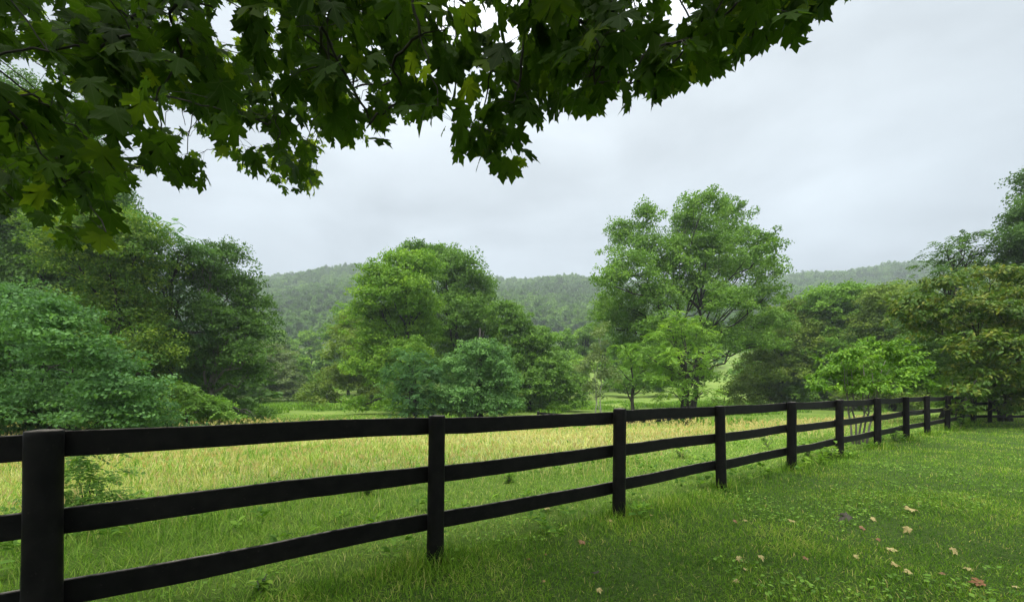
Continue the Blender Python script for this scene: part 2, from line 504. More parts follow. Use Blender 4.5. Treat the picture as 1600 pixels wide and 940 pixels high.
def tree(name, label, cat, base_px, depth, cr, col, style='leaf', r0=.2, bark=BARK_D, seed=0, group=None, stems=1,
         twigs=5, base_depth=None, crown_name='crown', jit=.03, top=None, skirt=False, **kw):
    rng = np.random.default_rng(seed + 1000)
    c, r = cr(rng) if callable(cr) else px_lobes(depth, cr, rng)
    if skirt:
        k_ = depth / F
        x0_, x1_ = (c[:, 0] - .55 * r[:, 0]).min(), (c[:, 0] + .55 * r[:, 0]).max()
        ns_ = max(3, int((x1_ - x0_) / (34 * k_)))
        xs_ = np.linspace(x0_, x1_, ns_); ysk = depth + rng.uniform(-1, 1, ns_) * 22 * k_
        hs_ = rng.uniform(12, 24, ns_) * k_
        c = np.concatenate([c, np.stack([xs_, ysk, gz(xs_, ysk) + hs_ * .75], -1)])
        r = np.concatenate([r, np.stack([hs_ * 1.5, hs_ * 1.3, hs_], -1)])
    bd = base_depth or depth
    bx = (base_px - CX) / F * bd
    base = np.array([bx, bd, float(gz(bx, bd))])
    root = empty(name, base, label, cat, group)
    t = MB(); skeleton(t, base, c, r, r0, rng, stems=stems, twigs=twigs, jit=jit, top=top)
    t.build('trunk', bark, root, smooth=True, origin=base)
    f = MB(); foliage(f, c, r, None, depth, style, rng, **kw)
    f.build(crown_name, LEAF[col] if isinstance(col, str) else col, root, origin=base)
    return root

# --- the wooded edge on the left
tree('layered_tree', 'blue-green tree with leafy boughs in drooping layers, behind the fence beside the nearest post', 'tree', 60, 12.5,
     [(15, 490, 75, 45), (75, 515, 75, 48), (-70, 510, 90, 80), (50, 575, 90, 50), (140, 560, 65, 42), (20, 640, 100, 45), (120, 630, 90, 45),
      (195, 615, 55, 38), (215, 650, 45, 26), (-90, 620, 90, 70), (160, 655, 70, 28)],
     'fern', 'leaf', r0=.1, seed=1, leaf=.10, lai=1.9, clump=.48, flat=.02, gap=.6, stems=3, skirt=True)
tree('broadleaf_tree', 'tallest dark green tree at the left edge, standing behind the blue-green tree', 'tree', 40, 25,
     [(40, 300, 110, 80), (125, 350, 70, 60), (20, 400, 110, 80), (95, 450, 90, 70), (-70, 380, 120, 120), (50, 215, 90, 65), (150, 325, 45, 55),
      (150, 540, 90, 70), (40, 520, 120, 80), (-60, 260, 110, 100), (160, 610, 80, 50)],
     'dark', 'leaf', r0=.38, skirt=True, seed=2, clump=.8, lai=2.6)
tree('broadleaf_tree', 'yellow-green leafy tree between the tall dark tree and the feathery locust', 'tree', 195, 19,
     [(165, 375, 60, 45), (215, 395, 45, 40), (120, 410, 55, 45), (205, 440, 50, 40), (180, 490, 55, 45), (225, 500, 40, 40), (235, 560, 38, 40),
      (190, 560, 50, 40), (230, 605, 36, 40), (100, 365, 50, 40)],
     'yellow', 'leaf', r0=.2, skirt=True, seed=3, clump=.6, flat=.4, lai=2.3, gap=.5)
tree('locust_tree', 'feathery blue-green locust with airy top and sweeping branches, in the left tree group', 'tree', 268, 21,
     [(245, 365, 50, 22), (205, 348, 38, 20), (278, 392, 38, 25), (250, 425, 50, 30), (280, 465, 40, 30), (240, 490, 55, 35), (285, 520, 40, 28),
      (275, 560, 48, 35), (250, 610, 50, 40)],
     'fern', 'frond', r0=.17, skirt=True, seed=4, leaf=.34, lai=1.6, clump=.7, flat=.35, gap=.6)
tree('open_tree', 'slender open tree with grey bare branches showing, last of the left group before the clearing', 'tree', 328, 22,
     [(318, 412, 36, 26), (352, 405, 34, 24), (300, 445, 45, 32), (345, 445, 40, 30), (372, 455, 36, 30), (392, 490, 36, 30), (330, 500, 50, 36),
      (370, 520, 45, 36), (405, 520, 24, 26), (315, 555, 45, 36), (355, 575, 45, 36), (385, 560, 34, 28), (310, 605, 42, 34), (398, 590, 26, 22)],
     'deep', 'leaf', r0=.16, bark=BARK_G, skirt=True, seed=5, lai=1.7, clump=.55, gap=.6, twigs=9, jit=.06)
tree('sapling_bush', 'dark green sapling at the foot of the slender grey-branched tree', 'bush', 292, 17,
     [(288, 615, 32, 22), (270, 640, 38, 24), (312, 640, 36, 22)], 'mid', 'frond_s', r0=.05, seed=6, leaf=.35, lai=2.3, clump=.4)
tree('weedy_bush', 'low weedy bush at the left rim of the grassy clearing', 'bush', 350, 18,
     [(330, 642, 28, 14), (352, 652, 24, 10), (315, 655, 30, 12)], 'vivid', 'leaf', r0=.03, seed=7, lai=2.6, clump=.35)
tree('small_tree', 'small grey-green spreading tree with a dark stem at the back of the clearing', 'tree', 403, 57,
     [(398, 575, 34, 22), (425, 565, 34, 24), (440, 592, 30, 22), (385, 598, 26, 20), (412, 605, 38, 16), (452, 610, 22, 12)],
     'grey', 'leaf', r0=.2, bark=BARK_D, skirt=True, seed=8, lai=2.2, clump=.7, twigs=8)
tree('conical_tree', 'small pointed light green tree, conical, at the back of the clearing', 'tree', 476, 60,
     [(475, 570, 7, 10), (475, 583, 12, 10), (476, 596, 18, 11), (477, 610, 22, 11), (477, 620, 22, 9)], 'lime', 'leaf', r0=.1, skirt=True, seed=9, lai=3, clump=.35)

# --- the middle group
tree('spreading_tree', 'lime-green tree with low spreading boughs reaching over the clearing', 'tree', 592, 44,
     [(545, 555, 36, 28), (525, 595, 26, 20), (560, 600, 36, 26), (590, 585, 36, 30), (550, 520, 30, 26), (580, 545, 36, 30), (600, 620, 34, 16), (575, 630, 24, 9)],
     'olive', 'leaf', r0=.22, skirt=True, seed=10, lai=2.3, clump=.7)
tree('broadleaf_tree', 'tall vivid green tree with dark limbs at the left of the middle group', 'tree', 648, 32,
     [(622, 415, 36, 20), (655, 425, 38, 24), (600, 440, 38, 26), (635, 455, 45, 26), (590, 475, 40, 26), (655, 480, 38, 30), (570, 500, 30, 24),
      (620, 505, 48, 30), (660, 525, 36, 32), (595, 540, 46, 28), (640, 560, 42, 30), (575, 575, 36, 26), (610, 590, 40, 26)],
     'spring', 'leaf', r0=.24, seed=11, lai=2.3, clump=.7, gap=.5, skirt=True)
tree('broadleaf_tree', 'broad rounded dark green tree behind the vivid tree, top of the middle group', 'tree', 718, 39,
     [(650, 400, 34, 14), (685, 410, 40, 22), (715, 425, 38, 24), (742, 455, 30, 26), (690, 450, 50, 34), (735, 490, 36, 34), (755, 510, 22, 30),
      (700, 500, 55, 36), (680, 545, 50, 38), (735, 545, 38, 34), (710, 585, 50, 34)],
     'mid', 'leaf', r0=.36, skirt=True, seed=12, lai=2.8, clump=.8)
tree('leafy_bush', 'blue-green bushy tree low down at the foot of the vivid tree', 'bush', 650, 27,
     [(645, 568, 34, 22), (620, 592, 26, 20), (668, 590, 28, 24), (642, 615, 36, 20), (672, 622, 26, 16), (650, 635, 30, 14), (632, 645, 34, 12), (668, 648, 30, 11)],
     'blue', 'frond_s', r0=.12, seed=13, leaf=.36, lai=2.7, clump=.5)
tree('leafy_bush', 'pale blue-green bushy tree just right of the darker blue-green one', 'bush', 742, 28,
     [(745, 558, 34, 22), (715, 582, 34, 22), (775, 572, 30, 24), (742, 598, 44, 22), (785, 600, 28, 20), (720, 622, 34, 16), (765, 625, 34, 16), (715, 642, 34, 12), (758, 644, 36, 12), (792, 634, 24, 14)],
     'pale', 'leaf', r0=.12, seed=14, lai=3.0, clump=.5)
tree('broadleaf_tree', 'dark rounded low-crowned tree right of the pale blue-green bush', 'tree', 828, 37,
     [(805, 525, 34, 28), (838, 550, 32, 28), (815, 575, 36, 28), (858, 582, 28, 24), (830, 605, 45, 24), (872, 605, 20, 20), (790, 500, 28, 26)],
     'mid', 'leaf', r0=.2, skirt=True, seed=15, lai=2.9, clump=.6)
def snag():
    d = 28.6; x = (751 - CX) / F * d; z = float(gz(x, d))
    m = MB(); b = np.array([x, d, z - .2]); t = W(750, 512, d)
    tube(m, curve(b, t, 8, 0, .004), np.array([.2, .17, .16, .15, .15, .14, .13, .05]), 7)
    tube(m, curve(W(750, 540, d), W(757, 516, d), 4), [.06, .05, .04, .02], 5)
    o = m.build('dead_trunk', BARK_D, smooth=True, origin=(x, d, z)); o.location = (x, d, z)
    tag(o, 'bare dead trunk poking up out of the pale blue-green bush', 'dead tree')
snag()

# --- the big walnut and the young trees before it
tree('walnut_tree', 'largest tree, wide airy crown with dark limbs, standing alone right of centre', 'tree', 1074, 36,
     [(1098, 326, 40, 26), (1070, 395, 44, 30), (1110, 395, 44, 28), (1035, 430, 34, 22), (1090, 450, 46, 26), (1005, 575, 40, 20), (1060, 595, 44, 20), (960, 515, 30, 26), (985, 548, 38, 22), (1150, 535, 40, 22), (1190, 540, 34, 18), (1050, 520, 48, 24), (1100, 525, 44, 24), (1160, 425, 40, 28), (1072, 348, 28, 22), (1140, 342, 34, 28), (1010, 346, 22, 26), (975, 382, 34, 32), (1010, 395, 34, 28), (1082, 368, 42, 30),
      (1150, 382, 40, 30), (1190, 398, 30, 30), (988, 430, 46, 34), (955, 445, 28, 28), (1062, 418, 38, 26), (1125, 425, 46, 26), (1200, 432, 26, 26),
      (975, 480, 42, 32), (1030, 470, 40, 28), (1190, 470, 40, 26), (1145, 478, 46, 24), (1215, 505, 22, 20), (1000, 515, 40, 28), (1180, 510, 46, 22),
      (1100, 480, 36, 26), (945, 490, 20, 30), (1065, 540, 44, 26), (1120, 545, 40, 22), (1020, 560, 40, 22), (1090, 590, 44, 18)],
     'walnut', 'leaf', r0=.3, seed=16, lai=1.6, flat=.75, clump=.7, gap=.6, stems=2, twigs=7)
tree('young_tree', 'bright yellow-green young tree in tiers in front of the largest tree', 'tree', 1078, 26,
     [(1062, 502, 26, 16), (1045, 530, 36, 18), (1088, 522, 26, 18), (1020, 560, 38, 18), (1070, 560, 40, 18), (1103, 550, 20, 16), (1040, 590, 40, 16),
      (1085, 590, 30, 16), (1055, 616, 36, 12), (1098, 612, 28, 11)],
     'lime', 'frond_s', r0=.14, seed=17, leaf=.42, lai=2.0, clump=.55, flat=.3)
tree('young_tree', 'lower light green young tree left of the yellow-green one, dark straight stem', 'tree', 990, 27,
     [(985, 548, 36, 16), (955, 572, 30, 16), (1005, 578, 36, 18), (975, 600, 34, 14), (1010, 600, 24, 12)],
     'vivid', 'frond_s', r0=.13, seed=18, leaf=.4, lai=2.1, clump=.55, flat=.35)
tree('slender_sapling', 'thin sparse sapling with whitish stems left of the young trees', 'tree', 935, 25,
     [(935, 560, 20, 22), (915, 580, 20, 18), (945, 595, 24, 20), (925, 615, 20, 16), (938, 530, 12, 20)],
     'grey', 'leaf', r0=.05, bark=BARK_P, seed=19, lai=.9, clump=.45, gap=.6, stems=2, twigs=9)

# --- right-hand trees
tree('broadleaf_tree', 'olive green rounded tree low behind the fence, left of three right of the largest', 'tree', 1222, 44,
     [(1235, 500, 38, 28), (1205, 535, 36, 30), (1255, 545, 42, 34), (1185, 575, 32, 26), (1225, 585, 48, 28), (1270, 590, 34, 26), (1170, 600, 20, 14)],
     'olive', 'leaf', r0=.3, skirt=True, seed=20, lai=2.7, clump=.8)
tree('broadleaf_tree', 'green rounded tree with a level top, middle one of three right of the largest tree', 'tree', 1310, 42,
     [(1290, 478, 40, 24), (1330, 470, 40, 22), (1300, 515, 50, 34), (1345, 515, 40, 34), (1310, 560, 55, 38), (1290, 600, 50, 22), (1355, 580, 40, 34)],
     'vivid', 'leaf', r0=.3, skirt=True, seed=21, lai=2.7, clump=.8)
tree('broadleaf_tree', 'olive tree behind the bright fence-side shrub, right one of three right of the largest tree', 'tree', 1395, 38,
     [(1385, 475, 36, 22), (1415, 470, 34, 24), (1380, 515, 42, 32), (1425, 520, 40, 34), (1400, 560, 50, 34), (1370, 595, 45, 24)],
     'olive', 'leaf', r0=.25, skirt=True, seed=22, lai=2.7, clump=.8)
tree('fence_shrub', 'bright green broad-leaved shrub growing just behind the fence with reddish bare stems', 'shrub', 1344, 10.2,
     [(1325, 560, 38, 20), (1372, 548, 36, 20), (1300, 585, 36, 18), (1350, 585, 44, 22), (1408, 565, 32, 22), (1425, 592, 30, 20), (1278, 603, 22, 9),
      (1370, 607, 46, 14), (1320, 607, 30, 12)],
     'bright', 'oval', r0=.03, bark=BARK_G, seed=23, leaf=.10, lai=1.6, gap=.7, clump=.26, stems=5, twigs=4)
tree('feathery_tree', 'feathery dark blue-green tree rising behind the arching tree on the right', 'tree', 1492, 24,
     [(1505, 372, 28, 14), (1480, 392, 26, 14), (1520, 392, 24, 14), (1465, 412, 24, 13), (1505, 412, 34, 14), (1485, 435, 46, 18), (1530, 430, 28, 18),
      (1470, 470, 48, 28), (1520, 475, 46, 28), (1490, 530, 60, 45), (1440, 520, 36, 34)],
     'dark', 'frond_s', r0=.2, seed=24, leaf=.42, lai=2.2, clump=.6, flat=.3, gap=.5)
tree('tall_tree', 'very dark tall tree cut off by the right edge of the photo', 'tree', 1640, 23,
     [(1645, 285, 42, 30), (1602, 348, 24, 18), (1630, 330, 36, 24), (1597, 378, 28, 18), (1640, 390, 56, 34), (1670, 330, 60, 60), (1600, 412, 34, 18),
      (1650, 460, 70, 50), (1690, 420, 60, 80), (1640, 540, 80, 60)],
     'dark', 'leaf', r0=.3, seed=25, lai=2.6, clump=.6)
tree('arching_tree', 'near tree with drooping leaves turning reddish yellow, arching over the end of the fence', 'tree', 1572, 16.5,
     [(1545, 430, 56, 15, -.5), (1475, 445, 42, 14, -1), (1430, 475, 38, 13, -1), (1610, 445, 50, 24, 0), (1500, 480, 50, 18, -1.5), (1560, 490, 50, 20, -2),
      (1610, 510, 50, 30, -2), (1450, 510, 34, 14, -.5), (1535, 535, 46, 18, -2.5), (1590, 550, 46, 26, -3), (1500, 555, 28, 14, -2.5),
      (1550, 590, 48, 20, -2.5), (1605, 600, 36, 22, -2), (1512, 612, 24, 14, -3), (1505, 638, 18, 9, -3), (1650, 520, 60, 80, -1), (1560, 460, 60, 20, 1.5), (1480, 520, 44, 18, .5), (1420, 495, 34, 12, -1), (1540, 505, 60, 20, .5), (1570, 610, 50, 18, -1), (1530, 575, 40, 18, -1), (1590, 470, 50, 20, -1.5), (1600, 635, 36, 16, -1.5)],
     'redtip', 'oval', r0=.11, seed=26, leaf=.165, lai=2.1, gap=.6, clump=.42, flat=.45, stems=3, base_depth=17.5)
tree('understorey_bush', 'dark bush filling the shade beneath the arching tree behind the fence corner', 'bush', 1470, 21,
     [(1450, 560, 50, 36), (1500, 580, 50, 36), (1420, 600, 40, 26), (1540, 600, 50, 34), (1600, 600, 50, 34)], 'dark', 'leaf', r0=.08, seed=27, lai=2.6, clump=.5)
tree('pale_bush', 'pale yellow-green low bush behind the last fence posts', 'bush', 1490, 18.2,  # pale lime is the bush's own leaf colour
     [(1478, 608, 22, 14), (1505, 600, 26, 16), (1530, 618, 24, 16), (1490, 630, 30, 14), (1540, 640, 20, 10)], 'lime', 'leaf', r0=.03, seed=28, lai=2.4, clump=.35)

# --- individual trees across the valley floor
VT = [  # px of stem, top y, half width px, depth, colour, label
 (440, 508, 30, 112, 'lime', 'pale lime tree far off over the clearing, left of a matching pair'),
 (487, 512, 30, 118, 'lime', 'pale lime tree far off over the clearing, right of a matching pair'),
 (425, 545, 42, 80, 'mid', 'mid green tree behind the small grey-green spreading tree'),
 (508, 548, 36, 76, 'mid', 'dark green tree right behind the small conical tree'),
 (545, 470, 42, 78, 'vivid', 'green tree rising behind the lime tree with low boughs'),
 (785, 486, 36, 66, 'vivid', 'green tree behind the right shoulder of the broad rounded tree'),
 (842, 500, 34, 84, 'walnut', 'distant tree over the dark low-crowned tree, left of three in the valley gap'),
 (880, 508, 30, 74, 'vivid', 'distant tree over the dark low-crowned tree, middle of three in the valley gap'),
 (915, 500, 32, 80, 'walnut', 'distant tree behind the whitish sapling, right of three in the valley gap'),
 (905, 545, 24, 66, 'lime', 'small light tree low in the valley gap before the other three'),
 (945, 470, 40, 95, 'mid', 'hazy tree behind the left side of the largest tree'),
 (1255, 470, 44, 75, 'olive', 'hazy olive tree behind the rounded trees right of the largest tree'),
 (1165, 560, 30, 92, 'vivid', 'small tree on the meadow slope seen under the largest tree'),
 (390, 500, 40, 85, 'mid', 'hazy tree showing behind the slender grey-branched tree'),
 (1440, 450, 40, 60, 'mid', 'green tree behind the olive tree near the arching tree'),
]
for i, (px, top, hw, d, col, lab) in enumerate(VT):
    x = (px - CX) / F * d; zg = float(gz(x, d)); zt = EYE + (HY - top) / F * d; rad = hw / F * d
    tree('valley_tree', lab, 'tree', px, d, lambda rng, x=x, d=d, zg=zg, zt=zt, rad=rad: lobe_volume(x, d, zg + (zt - zg) * .22, zt - rad * .25, rad, 15, rng),
         col, 'leaf', r0=.25, seed=40 + i, group='trees along the valley floor', lai=3.0, clump=.9, leaf=max(.26, .0045 * d), twigs=2)

# ------------------------------------------------------------------ far wooded hillside: one mass
def crown_protos(n, size, rng, count=6):
    protos = []
    for k in range(count):
        m = MB()
        c, r = lobe_volume(0, 0, .22, .92, .42, 10, rng, .55)
        P, H, NR, T = [], [], [], []
        for ci, ri in zip(c, r):
            nc = max(4, n // 9)
            dc = rand_dirs(nc, rng)
            d = unit(dc[rng.integers(0, nc, n)] + .28 * rng.normal(size=(n, 3)))
            d[:, 2] = np.where(d[:, 2] < -.3, -d[:, 2], d[:, 2])
            P.append(ci + d * ri * rng.uniform(.75, 1.12, n)[:, None]); H.append(rng.normal(size=(n, 3)))
            NR.append(d * 1.0 + [0, 0, .6] + .22 * rng.normal(size=(n, 3))); T.append(rng.uniform(0, 1, n))
        stamp(m, QUAD, np.concatenate(P), frames(np.concatenate(H), np.concatenate(NR)), rng.uniform(.7, 1.3, n * 10) * size, np.concatenate(T))
        protos.append((np.concatenate(m.v), [np.concatenate(m.f)], np.concatenate(m.tint)))
    return protos
def woods_mass(name, mat, bands, protos, keep, hr, wr, rng):
    pos = []
    for y0, y1, sp in bands:
        for y in np.arange(y0, y1, sp):
            lim = y * 1.5 + 30
            x = np.arange(-lim, lim, sp)
            pos.append(np.stack([x + rng.uniform(-.5, .5, len(x)) * sp, y + rng.uniform(-.5, .5, len(x)) * sp], -1))
    pos = np.concatenate(pos)
    pos = pos[keep(*pos.T)]; x, y = pos.T
    z = gz(x, y)
    mb = MB()
    which = rng.integers(0, len(protos), len(pos))
    hue = .5 + .28 * np.sin(x * .017 + 1) * np.sin(y * .03) + .22 * rng.normal(size=len(pos))
    for k, (pv, pf, pt) in enumerate(protos):
        s = which == k
        n = s.sum()
        a = rng.uniform(0, 2 * np.pi, n)
        R = np.zeros((n, 3, 3)); R[:, 0, 0] = np.cos(a); R[:, 0, 1] = -np.sin(a); R[:, 1, 0] = np.sin(a); R[:, 1, 1] = np.cos(a); R[:, 2, 2] = 1
        h = rng.uniform(*hr, n); wd = rng.uniform(*wr, n)
        kk = len(pv)
        v = np.einsum('nij,nkj->nki', R, pv[None] * np.stack([wd, wd, h], -1)[:, None]) + np.stack([x[s], y[s], z[s] - .5], -1)[:, None]
        tint = np.clip(.8 * hue[s][:, None] + .2 * pt[None], 0, 1)
        mb.add(v.reshape(-1, 3), [(pf[0][None] + (np.arange(n) * kk)[:, None, None]).reshape(-1, 4)], tint.ravel())
    tag(mb.build(name, mat), kind='stuff')
def woods():
    rng = np.random.default_rng(5)
    m = leaf_mat('leaf_hillside', [(.03, .066, .018), (.055, .12, .028), (.10, .185, .042)], trans=.3)
    def hill_keep(x, y):
        patch = np.sin(x * .03 + y * .05) + np.sin(x * .061 - y * .027 + 2) + .5 * rng.normal(size=len(x))
        return (y > 215) | (patch > -.1 + 1.2 * (y < 170))
    woods_mass('hillside_woods', m, ((128, 200, 6.6), (200, 330, 6.0), (330, 600, 6.2)), crown_protos(40, .115, rng, 8), hill_keep, (9.5, 16), (8.5, 13), rng)
    def valley_keep(x, y):
        u = x / y
        open_ = ((u > .13) & (u < .235)) | ((u > .46) & (u < .66)) | ((u > -.64) & (u < -.46) & (y > 80))
        return ~open_ & ((y > 70) | (u > .66) | (u < -.64) | ((u > -.1) & (u < .13)))
    woods_mass('valley_woods', m, ((42, 75, 4.6), (75, 128, 6.5)), crown_protos(90, .075, rng), valley_keep, (5, 9.5), (6, 9), rng)
woods()

# ------------------------------------------------------------------ fences
def paint_mat():
    m, t = new_mat('black_fence_paint')
    o = N(t, 'ShaderNodeOutputMaterial'); p = N(t, 'ShaderNodeBsdfPrincipled')
    ge = N(t, 'ShaderNodeNewGeometry')
    def noise(scale, vec_scale=None, detail=5):
        n = N(t, 'ShaderNodeTexNoise'); n.inputs['Scale'].default_value = scale; n.inputs['Detail'].default_value = detail
        t.links.new(ge.outputs['Position'], n.inputs['Vector']); return n.outputs[0]
    base = N(t, 'ShaderNodeValToRGB'); set_ramp(base, [(.35, (.002, .0018, .0016)), (.78, (.009, .008, .007))])
    t.links.new(noise(11), base.inputs[0])
    # weathered specks and lichen
    sp = N(t, 'ShaderNodeMapRange'); t.links.new(noise(60, None, 2), sp.inputs['Value'])
    sp.inputs['From Min'].default_value = .67; sp.inputs['From Max'].default_value = .76; sp.inputs['To Max'].default_value = .35
    m1 = N(t, 'ShaderNodeMix', data_type='RGBA'); t.links.new(sp.outputs[0], m1.inputs['Factor']); t.links.new(base.outputs[0], m1.inputs['A'])
    m1.inputs['B'].default_value = (.05, .045, .038, 1)
    # worn upward faces
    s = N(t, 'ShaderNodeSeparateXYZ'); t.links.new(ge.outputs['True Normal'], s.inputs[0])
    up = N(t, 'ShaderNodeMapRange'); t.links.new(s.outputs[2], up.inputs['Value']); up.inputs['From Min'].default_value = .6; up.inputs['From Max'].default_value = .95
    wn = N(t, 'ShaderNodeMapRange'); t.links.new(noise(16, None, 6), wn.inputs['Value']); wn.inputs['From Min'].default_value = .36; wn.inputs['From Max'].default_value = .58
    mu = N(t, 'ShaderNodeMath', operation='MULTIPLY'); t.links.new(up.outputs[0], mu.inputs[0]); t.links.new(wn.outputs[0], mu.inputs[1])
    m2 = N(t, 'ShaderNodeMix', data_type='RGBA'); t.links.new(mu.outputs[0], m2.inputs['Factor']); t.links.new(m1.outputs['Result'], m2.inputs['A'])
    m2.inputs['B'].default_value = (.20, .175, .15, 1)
    t.links.new(m2.outputs['Result'], p.inputs['Base Color'])
    p.inputs['Roughness'].default_value = .62; p.inputs['Specular IOR Level'].default_value = .14
    b = N(t, 'ShaderNodeBump'); b.inputs['Strength'].default_value = .35; b.inputs['Distance'].default_value = .004
    t.links.new(noise(45, None, 6), b.inputs['Height']); t.links.new(b.outputs[0], p.inputs['Normal'])
    t.links.new(p.outputs[0], o.inputs[0])
    return m
PAINT = paint_mat()
def post_mesh(x, y, h, rad, rng, origin, parent):
    z = float(gz(x, y))
    lean = rng.normal(size=2) * .013
    zs = np.array([-.12, .1, .3, .6, .9, 1.1, 1.2, 1.226, 1.23]) * h / 1.23
    rr = rad * np.array([1.05, 1.03, 1.02, 1, .99, 1, .99, .97, .92]) * (1 + rng.normal(size=9) * .008)
    sides = 18
    a = np.arange(sides) / sides * 2 * np.pi
    wob = 1 + .025 * np.sin(a * 3 + rng.uniform(0, 6)) + .015 * np.sin(a * 5 + rng.uniform(0, 6))
    v = np.zeros((9, sides, 3))
    for i in range(9):
        v[i, :, 0] = x + lean[0] * zs[i] + rr[i] * wob * np.cos(a)
        v[i, :, 1] = y + lean[1] * zs[i] + rr[i] * wob * np.sin(a)
        v[i, :, 2] = z + zs[i]
    top = v[-1].copy(); top[:, 2] += .002
    cen = np.array([[x + lean[0] * h, y + lean[1] * h, z + h + .006]])
    i = np.arange(8)[:, None] * sides; j = np.arange(sides)[None]; jn = (j + 1) % sides
    q = np.stack([i + j, i + jn, i + sides + jn, i + sides + j], -1).reshape(-1, 4)
    k = 9 * sides
    tri = np.stack([8 * sides + np.arange(sides), 8 * sides + (np.arange(sides) + 1) % sides, np.full(sides, k)], -1)
    m = MB(); m.add(np.concatenate([v.reshape(-1, 3), cen]), [q, tri])
    o = m.build('post', PAINT, parent, origin=origin)
    sm = np.ones(len(o.data.polygons), bool); sm[len(q):] = False
    o.data.polygons.foreach_set('use_smooth', sm)
    return o
def rail_mesh(a, b, ht, th, rng, origin, parent, warp=.006):
    a, b = np.asarray(a, float), np.asarray(b, float)
    n = 15
    t = np.linspace(0, 1, n)
    p = a + (b - a) * t[:, None]
    p[:, 2] += warp * np.sin(t * np.pi) * rng.uniform(-1.6, .8) + warp * .4 * np.sin(t * 7 + rng.uniform(0, 6))
    d = unit(b - a); sd = unit(np.cross(d, [0, 0, 1])); up = np.array([0, 0, 1.0])
    p += sd * (warp * .8 * np.sin(t * np.pi * rng.uniform(.8, 2) + rng.uniform(0, 3)))[:, None]
    e1 = 1 + rng.normal(size=n) * .018
    c = .004
    prof = [(-th / 2, -ht / 2 + c), (-th / 2 + c, -ht / 2), (th / 2 - c, -ht / 2), (th / 2, -ht / 2 + c),
            (th / 2, ht / 2 - c), (th / 2 - c, ht / 2), (-th / 2 + c, ht / 2), (-th / 2, ht / 2 - c)]
    v = np.zeros((n, 8, 3))
    for j, (s_, u_) in enumerate(prof):
        v[:, j] = p + sd * s_ + up * (u_ * e1)[:, None]
    i = np.arange(n - 1)[:, None] * 8; j = np.arange(8)[None]; jn = (j + 1) % 8
    q = np.stack([i + jn, i + j, i + 8 + j, i + 8 + jn], -1).reshape(-1, 4)
    m = MB(); m.add(v.reshape(-1, 3), [q, np.arange(8)[None], (np.arange(8)[::-1] + (n - 1) * 8)[None]])
    return m.build('rail', PAINT, parent, origin=origin)
def fence(name, label, ts, p0, dr, nrm, heights, h, rad, ht, th, seed, warp=.011):
    rng = np.random.default_rng(seed)
    P = [np.asarray(p0) + np.asarray(dr) * t for t in ts]
    o0 = np.array([P[1][0], P[1][1], float(gz(*P[1]))])
    root = empty(name, o0, label, 'fence')
    for (x, y) in P:
        post_mesh(x, y, h + rng.normal() * .012, rad * (1 + rng.normal() * .03), rng, o0, root)
    off = np.asarray(nrm) * (rad + th / 2 + .002)
    for i in range(len(P) - 1):
        for k, hh in enumerate(heights):
            a = P[i] + off; b = P[i + 1] + off
            g_ = .004
            a2 = a + np.asarray(dr) * g_; b2 = b - np.asarray(dr) * g_
            za = float(gz(*P[i])) + hh + rng.normal() * .007; zb = float(gz(*P[i + 1])) + hh + rng.normal() * .007
            rail_mesh([*a2, za], [*b2, zb], ht, th, rng, o0, root, warp)
    return root
TS = [-4.41, -2.18, 0, 2.23, 4.41, 6.73, 9.04, 11.54, 14.1, 16.5, 19.4, 22.0, 24.4]
fence('paddock_fence', 'near black three-rail board fence crossing the whole lawn from lower left', TS, FP0, FD, FN, (1.135, .73, .33), 1.235, .07, .14, .026, 3)
FE = FP0 + FD * 24.4
fence('corner_fence', 'black four-rail fence leading off to the right edge behind the arching tree', [.5, 1.25, 3.6, 6.0, 8.4, 10.8], FE + np.array([0, .35]), np.array([1.0, .06]),
      np.array([-.06, 1.0]), (1.12, .83, .54, .26), 1.22, .07, .12, .025, 4)
fence('pasture_fence', 'far low black fence half sunk in tall grass below the young trees', [0, 2.4, 4.8, 7.2, 9.6], np.array([1.6, 23.6]), np.array([1.0, .10]) / math.hypot(1, .1),
      np.array([-.10, 1.0]), (.98, .55), 1.08, .07, .14, .03, 5, .012)

# ------------------------------------------------------------------ grass
def blades(mb, x, y, ln, wd, rng, lean=.5, tint=None):
    n = len(x)
    z = gz(x, y) - .004
    a = rng.uniform(0, 2 * np.pi, n)
    le = np.abs(rng.normal(size=n)) * lean
    h = np.stack([np.cos(a) * le, np.sin(a) * le, np.ones(n)], -1)
    # face roughly across the lean direction
    nr = np.stack([np.cos(a), np.sin(a), -le], -1) + .2 * rng.normal(size=(n, 3))
    nr[le < .1] += rng.normal(size=((le < .1).sum(), 3))
    s = np.stack([wd, ln, ln], -1)
    stamp(mb, BLADE, np.stack([x, y, z], -1), frames(h, nr), s, rng.uniform(size=n) if tint is None else tint)
def scatter(y0, y1, dens, rng, cond):
    wmax = y1 * 1.42 + .6
    n = int(2 * wmax * (y1 - y0) * dens)
    x = rng.uniform(-wmax, wmax, n); y = rng.uniform(y0, y1, n)
    k = (np.abs(x) < y * 1.42 + .6)
    x, y = x[k], y[k]
    k = cond(x, y)
    return x[k], y[k]
def vnoise(x, y, s, seed):
    r = np.random.default_rng(seed)
    z = 0
    for i in range(5):
        a = r.uniform(0, 6.28); f = s * (1.0 + .7 * i); ph = r.uniform(0, 6.28)
        z = z + np.sin((x * np.cos(a) + y * np.sin(a)) * f + ph + 1.3 * np.sin((x * np.sin(a) - y * np.cos(a)) * f * .8 + ph * 2)) / (1 + .4 * i)
    return z / 2.6
